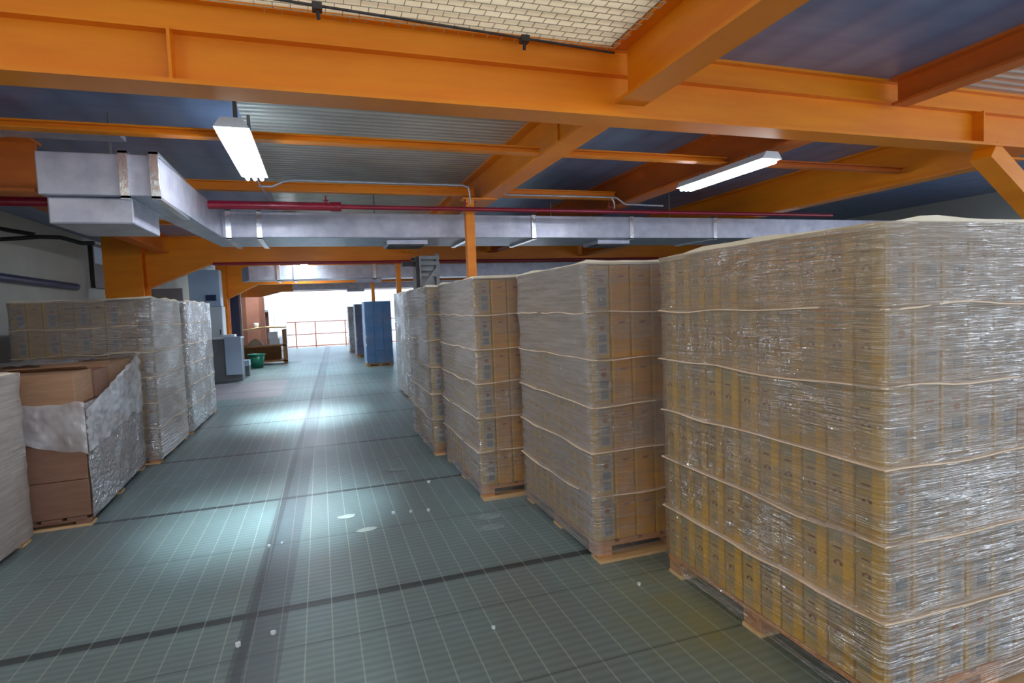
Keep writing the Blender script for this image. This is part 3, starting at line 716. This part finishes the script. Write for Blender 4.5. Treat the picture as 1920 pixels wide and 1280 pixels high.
# half-open load of plain brown cartons, left
def open_load():
    x0, x1, y0, y1 = -2.62, -1.62, 4.60, 6.20
    t = thing('open_pallet_load', 'half-unwrapped pallet of plain brown cartons on the left with loose film hanging over its side', 'pallet load', ((x0+x1)/2, (y0+y1)/2, 0), math.radians(3))
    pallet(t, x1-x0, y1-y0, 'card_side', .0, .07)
    hw, hd = (x1-x0)/2, (y1-y0)/2
    bm = MB(); bm.box(-.25+.002, .25-.002, -.2+.002, .2-.002, 0, .253)
    me = None
    for L_ in range(3):
        for i in range(2):
            for j in range(4):
                if me is None:
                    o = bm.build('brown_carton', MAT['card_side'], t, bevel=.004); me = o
                else: o = me.copy(); COL.objects.link(o); o.parent = t
                o.location = (-hw+.25+i*.5, -hd+.2+j*.4, .072+L_*.256)
    # top layer: narrower cartons, one with open flaps
    t2 = MB(); t2.box(-.24, .24, -.195, .195, 0, .22); me2 = None
    for j in range(4):
        for i in range(2):
            if i == 1 and j == 1: continue
            if me2 is None: o = t2.build('brown_carton', MAT['card'], t, bevel=.004); me2 = o
            else: o = me2.copy(); COL.objects.link(o); o.parent = t
            o.location = (-hw+.245+i*.485-.01, -hd+.20+j*.395, .842)
    ob = MB(); a = .24; b = .195; h = .2; th = .005
    ob.box(-a, a, -b, -b+th, 0, h); ob.box(-a, a, b-th, b, 0, h); ob.box(-a, -a+th, -b, b, 0, h); ob.box(a-th, a, -b, b, 0, h); ob.box(-a, a, -b, b, 0, th)
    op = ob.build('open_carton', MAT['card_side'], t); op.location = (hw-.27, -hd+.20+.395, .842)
    for ya, yb, zb_ in ((-b, -b-.12, h+.05), (b, b+.1, h+.04)):
        fl = MB(); fl.strut((0, ya, h), (0, yb, zb_), .46, .004); fl.build('carton_flap', MAT['card'], op)
    # film: wrap around the lower half of the aisle side, loose drape over the corner
    def sheetgrid(nu, nv, P):
        m = MB(); vs = [P(i/nu, j/nv) for j in range(nv+1) for i in range(nu+1)]
        m.add(vs, [(j*(nu+1)+i, j*(nu+1)+i+1, (j+1)*(nu+1)+i+1, (j+1)*(nu+1)+i) for j in range(nv) for i in range(nu)], 0, True); return m
    def P1(u, v):
        y = -hd+u*2*hd; z = .05+v*.80
        return (hw+.012+.008*noise.noise(Vector((y*6, z*6, 1))), y, z)
    sheetgrid(40, 24, P1).build('stretch_film', MAT['film_silver'], t)
    def P2(u, v):   # draped sheet: from top edge (rising to the back) hanging outwards, ragged hem
        y = -hd-.02+u*2*hd
        top = .80+u*.30; bot = .52+.10*noise.noise(Vector((u*5, 2, 1)))+u*.08+(.14*max(0, .5-abs(u-.45)) if 0 else 0)
        z = bot+(top-bot)*v
        return (hw+.022+.03*(1-v)*abs(noise.noise(Vector((u*7, v*3, 5))))+.02*noise.noise(Vector((u*16, v*9, 5))), y, z)
    sheetgrid(60, 24, P2).build('loose_film', MAT['film_drape'], t)
    def P3(u, v):   # the part that turns the front corner
        x = hw+.015-u*.38; z = .50+u*.10+v*(.36-u*.1)+.03*noise.noise(Vector((u*4, 0, 3)))
        return (x, -hd-.018-.015*abs(noise.noise(Vector((u*9, v*6, 8)))), z)
    sheetgrid(24, 16, P3).build('loose_film', MAT['film_drape'], t)
    def P4(u, v):   # film lying on top at the far left end
        x = -hw+u*(2*hw-.3); y = -hd+.9+v*.7
        return (x, y, 1.075+.03*abs(noise.noise(Vector((u*6, v*6, 2)))))
    sheetgrid(30, 20, P4).build('loose_film', MAT['film_drape'], t)
open_load()
load('low wrapped pallet load at the extreme left edge, nearest on that side', -2.95, -1.86, 3.15, 4.45, layers=4, lh=.245, side=-1, nfront=2, seed=13.3, cds=.2, filmmat='film_thick', over=0, body='card', printed=False, text=False, sheets=False, ph=.11)

# ================================================================== LEFT MIDDLE GROUND
cb = thing('control_cabinet', 'grey cabinet with a pale white front panel standing past the left pallet loads', 'cabinet', (-1.95, 13.8, 0))
wpart(cb, 'cabinet_body', MAT['greybox'], lambda m: m.box(-2.26, -1.68, 13.7, 14.15, 0, .93), bevel=.01)
wpart(cb, 'front_panel', MAT['palebox'], lambda m: m.box(-1.99, -1.66, 13.62, 13.69, .15, .98), bevel=.008)
wpart(cb, 'top_cover', MAT['white'], lambda m: (m.box(-2.28, -1.66, 13.68, 14.17, .93, .96), m.box(-2.05, -1.8, 13.8, 14.1, .96, 1.02)), bevel=.006)
solo('small_box', 'small grey-blue box standing on the floor right of the pale cabinet', 'box', [MAT['greybox'], MAT['palebox']], lambda m: (m.box(-1.79, -1.65, 14.7, 14.9, 0, .24), m.box(-1.80, -1.64, 14.68, 14.92, .24, .38, 1)), bevel=.008)
eb = thing('electrical_cabinet', 'pale blue enclosure on top of the white cupboard, above the silvery left load', 'cabinet', (-2.5, 15.1, 1.665))
wpart(eb, 'cabinet_body', MAT['palebox'], lambda m: m.box(-2.84, -2.19, 14.92, 15.3, 1.665, 2.52), bevel=.01)
wpart(eb, 'dark_display', MAT['darkblue'], lambda m: m.box(-2.50, -2.28, 14.89, 14.919, 1.80, 1.94))
solo('grey_panel', 'grey upright panel between the wide column and the pale blue cabinet', 'panel', MAT['greybox'], lambda m: m.box(-2.85, -2.3, 11.55, 11.6, 0, 1.95), bevel=.005)
wb = thing('white_cupboard', 'tall white cupboard peeking out beyond the silvery left load', 'cupboard', (-2.5, 15.1, 0))
wpart(wb, 'cupboard_body', MAT['white'], lambda m: m.box(-2.85, -2.17, 14.9, 15.35, 0, 1.66), bevel=.01)
wpart(wb, 'door', MAT['white'], lambda m: m.box(-2.84, -2.18, 14.87, 14.898, .05, 1.64), bevel=.004)
wpart(wb, 'handle', MAT['darksteel'], lambda m: m.box(-2.24, -2.22, 14.845, 14.87, 1.0, 1.12))
# partition with dark blue glass
pt = thing('glass_partition', 'dark blue glazed partition beyond the second orange column on the left', 'partition', (-2.4, 17, 0))
wpart(pt, 'frame', MAT['steel'], lambda m: [m.box(a, a+.05, 16.98, 17.04, 0, 2.3) for a in (-2.62, -2.32, -2.06)]+[m.box(-2.62, -2.0, 16.98, 17.04, 2.25, 2.3)])
for a in (-2.57, -2.27): wpart(pt, 'pane', MAT['darkblue'], lambda m: m.box(a, a+(.25 if a < -2.4 else .21), 17.0, 17.02, 0, 2.25))
solo('brown_drum_panel', 'tall reddish-brown curved panel behind the workbench on the left', 'panel', MAT['brownpanel'],
     lambda m: m.prism([(-2.45, 19.0), (-2.1, 18.85), (-1.75, 18.95), (-1.62, 19.1), (-1.62, 19.3), (-2.45, 19.3)], 'z', 0, 1.98), bevel=.01)
solo('yellow_bag', 'bright orange-yellow bag on the shelf by the white locker', 'bag', MAT['yellowbag'], lambda m: m.prism([(-1.93, 1.60), (-1.72, 1.60), (-1.68, 1.75), (-1.76, 1.9), (-1.9, 1.87), (-1.98, 1.72)], 'y', 20.0, 20.2), bevel=.02)
sh = thing('wall_shelf', 'small white shelf with red-brown back, left of the white locker', 'shelf', (-1.8, 20.1, 0))
wpart(sh, 'shelf_board', MAT['white'], lambda m: m.box(-2.0, -1.6, 19.95, 20.25, 1.52, 1.59))
wpart(sh, 'back_panel', MAT['brownpanel'], lambda m: m.box(-2.0, -1.6, 20.25, 20.29, 0, 1.52))
lk = thing('white_locker', 'tall bright white locker by the far railing, behind the workbench', 'locker', (-1.6, 24, 0))
wpart(lk, 'locker_body', MAT['white'], lambda m: m.box(-2.1, -1.3, 24.2, 24.7, 0, 2.0), bevel=.01)
for a in (-2.09, -1.69): wpart(lk, 'door', MAT['white'], lambda m: m.box(a, a+.38, 24.17, 24.198, .03, 1.97), bevel=.004)
# workbench
bn = thing('workbench', 'brown wooden workbench with two shelves cluttered with white papers, behind the green bin', 'workbench', (-1.5, 17.9, 0))
wpart(bn, 'worktop', MAT['wood_pale'], lambda m: m.prism([(-2.35, 1.0), (-1.5, 1.09), (-.98, 1.07), (-.98, 1.035), (-1.5, 1.05), (-2.35, .97)], 'y', 17.6, 18.3))
wpart(bn, 'lower_shelf', MAT['brownwood'], lambda m: m.box(-2.3, -.98, 17.6, 18.3, .52, .56))
wpart(bn, 'bottom_shelf', MAT['brownwood'], lambda m: m.box(-2.3, -.98, 17.6, 18.3, .08, .12))
wpart(bn, 'back_board', MAT['brownwood'], lambda m: m.box(-2.3, -1.15, 18.27, 18.3, .12, .52))
for lx, ly in ((-2.3, 17.6), (-1.06, 17.6), (-2.3, 18.22), (-1.06, 18.22)):
    wpart(bn, 'leg', MAT['brownwood'], lambda m: m.box(lx, lx+.08, ly, ly+.08, 0, .99))
PG = 'white papers and packets on the workbench shelf'
for k, (px_, w_, z0, h_) in enumerate(((-1.38, .24, .86, .14), (-1.30, .16, .70, .13), (-.96, .05, .80, .16))):
    pass
solo('paper_box', 'larger white box on the workbench lower shelf', 'box', MAT['white'], lambda m: m.box(-1.42, -1.16, 17.75, 17.95, .56, .74), bevel=.006)
solo('paper_box', 'smaller white packet on top of the white box in the workbench', 'box', MAT['white'], lambda m: m.box(-1.44, -1.2, 17.75, 17.95, .742, .93), bevel=.006)
solo('cloth_heap', 'greyish cloth heap on the workbench lower shelf', 'cloth', MAT['greyprint'], lambda m: m.lathe([(.22, 0), (.2, .06), (.12, .14), (.03, .19), (.0, .2)], (-1.8, 17.9, .56), 14))
solo('white_cup', 'small white cup on the end of the workbench top', 'cup', MAT['white'], lambda m: m.lathe([(.0, .0), (.05, 0), (.065, .14), (.058, .14), (.045, .01)], (-1.75, 17.9, 1.068), 14))
gb = thing('waste_bin', 'dark green plastic bin on the floor in front of the workbench', 'bin', (-1.70, 16.9, 0))
wpart(gb, 'bin_body', MAT['green'], lambda m: m.lathe([(0, 0), (.15, 0), (.21, .36), (.19, .36), (.14, .02)], (-1.70, 16.9, 0), 24))
wpart(gb, 'rim', MAT['green'], lambda m: m.lathe([(.205, .34), (.228, .345), (.228, .375), (.205, .38), (.2, .36)], (-1.70, 16.9, 0), 24))
# railing at the far end
rl = thing('guard_rail', 'brown metal guard rail at the bright far end of the aisle', 'railing', (0, 25.6, 0))
for rx in (-2.5, -1.0, -.22+.0, 1.0, 2.4): wpart(rl, 'rail_post', MAT['brownpanel'], lambda m: m.box(rx-.025, rx+.025, 25.57, 25.62, 0, 1.1))
for rz_ in (1.08, .56, .06): wpart(rl, 'rail_bar', MAT['brownpanel'], lambda m: m.box(-3.3, 4.5, 25.58, 25.61, rz_-.02, rz_+.02))
pl_ = thing('pendant_lamp', 'small white pendant lamp on a wire in front of the bright far wall', 'lamp', (-1.0, 28, 1.6))
wpart(pl_, 'wire', MAT['steel'], lambda m: (m.tube([(-1.0, 28, 1.85), (-1.0, 28, 3.6)], .008, 6), m.tube([(-2.5, 28, 1.98), (-.9, 28, 1.98), (3.5, 28, 2.06)], .012, 6)))
wpart(pl_, 'lamp_shade', MAT['white'], lambda m: m.lathe([(.02, .12), (.06, .1), (.22, 0), (.2, -.01), (.0, .05)], (-1.0, 28, 1.75), 16))
wpart(pl_, 'hanger_beam', MAT['steel'], lambda m: m.box(-1.03, -.97, 27.95, 34, 3.6, 3.66))

# metal bracket box standing behind the fourth load
bb = thing('metal_bracket_box', 'grey metal frame box with a diagonal brace, above the fourth right-hand load under the duct', 'bracket', (1.2, 6.9, 1.65))
wpart(bb, 'side_plate', MAT['steel'], lambda m: m.box(1.16, 1.18, 6.88, 7.15, 1.66, 2.04))
wpart(bb, 'side_face', MAT['darksteel'], lambda m: m.box(1.12, 1.16, 6.9, 7.15, 1.66, 2.04))
wpart(bb, 'back_plate', MAT['steel'], lambda m: m.box(1.18, 1.42, 7.13, 7.15, 1.66, 2.05))
for k in range(4): wpart(bb, 'slat', MAT['steel'], lambda m: m.strut((1.18, 6.95, 2.03-k*.07), (1.42, 6.95, 2.03-k*.07), .02, .04))
wpart(bb, 'diagonal_brace', MAT['steel'], lambda m: m.strut((1.19, 6.9, 1.66), (1.40, 6.9, 1.92), .012, .03))
wpart(bb, 'arm', MAT['darksteel'], lambda m: (m.box(.97, 1.14, 6.95, 7.03, 1.93, 1.985), m.box(1.08, 1.13, 6.97, 7.01, 2.0, 2.03)))
wpart(bb, 'mounting_post', MAT['steel'], lambda m: m.box(1.40, 1.44, 7.08, 7.14, 0, 2.09))

# ================================================================== LITTER ON THE FLOOR
LG = 'small pale scraps scattered on the floor'
def scrap(x, y, s, label, flat=False, mat='paper'):
    def fn(m):
        n = 9; rnd = random.Random(int(x*1000+y*77))
        pts = [(x+s*rnd.uniform(.6, 1)*math.cos(2*PI*k/n)*(1.9 if flat else 1), y+s*rnd.uniform(.6, 1)*math.sin(2*PI*k/n)) for k in range(n)]
        m.prism(pts, 'z', 0.001, .003 if flat else s*1.1)
    solo('smeared_label' if flat else 'paper_scrap', label, 'scrap', MAT[mat if flat else 'white'], fn, LG)
scrap(.205, 3.73, .04, 'round white scrap on the floor in mid aisle', True)
scrap(.095, 4.03, .045, 'long white smear of paper in mid aisle, left of the round scrap', True)
scrap(.965, 3.43, .06, 'pale grey flattened label beside the second right-hand pallet load', True, 'smear')
scrap(1.0, 3.62, .06, 'dull grey flattened label just behind the pale one, by the third load', True, 'smear')
scrap(.57, 5.05, .06, 'pale torn label on the floor grid left of the third load', True, 'smear')
scrap(-.372, 3.70, .011, 'tiny white scrap beside the long dark floor seam, farther pair')
scrap(-.30, 3.72, .009, 'tinier white scrap right of the one by the long floor seam')
scrap(-.275, 2.66, .013, 'small white scrap at the near dark cross seam, right one of two')
scrap(-.41, 2.62, .014, 'small white scrap at the near dark cross seam, left one of two')
scrap(.64, 2.33, .010, 'tiny white scrap alone on the near floor')
scrap(.40, 3.95, .014, 'white dot left of three in a row in mid aisle')
scrap(.52, 3.93, .013, 'white dot middle of three in a row in mid aisle')
scrap(.64, 3.90, .014, 'white dot right of three in a row in mid aisle')
scrap(.76, 4.55, .016, 'white crumpled scrap by the cross seam left of the third load')
scrap(1.42, 2.42, .011, 'tiny white scrap beside the largest load')
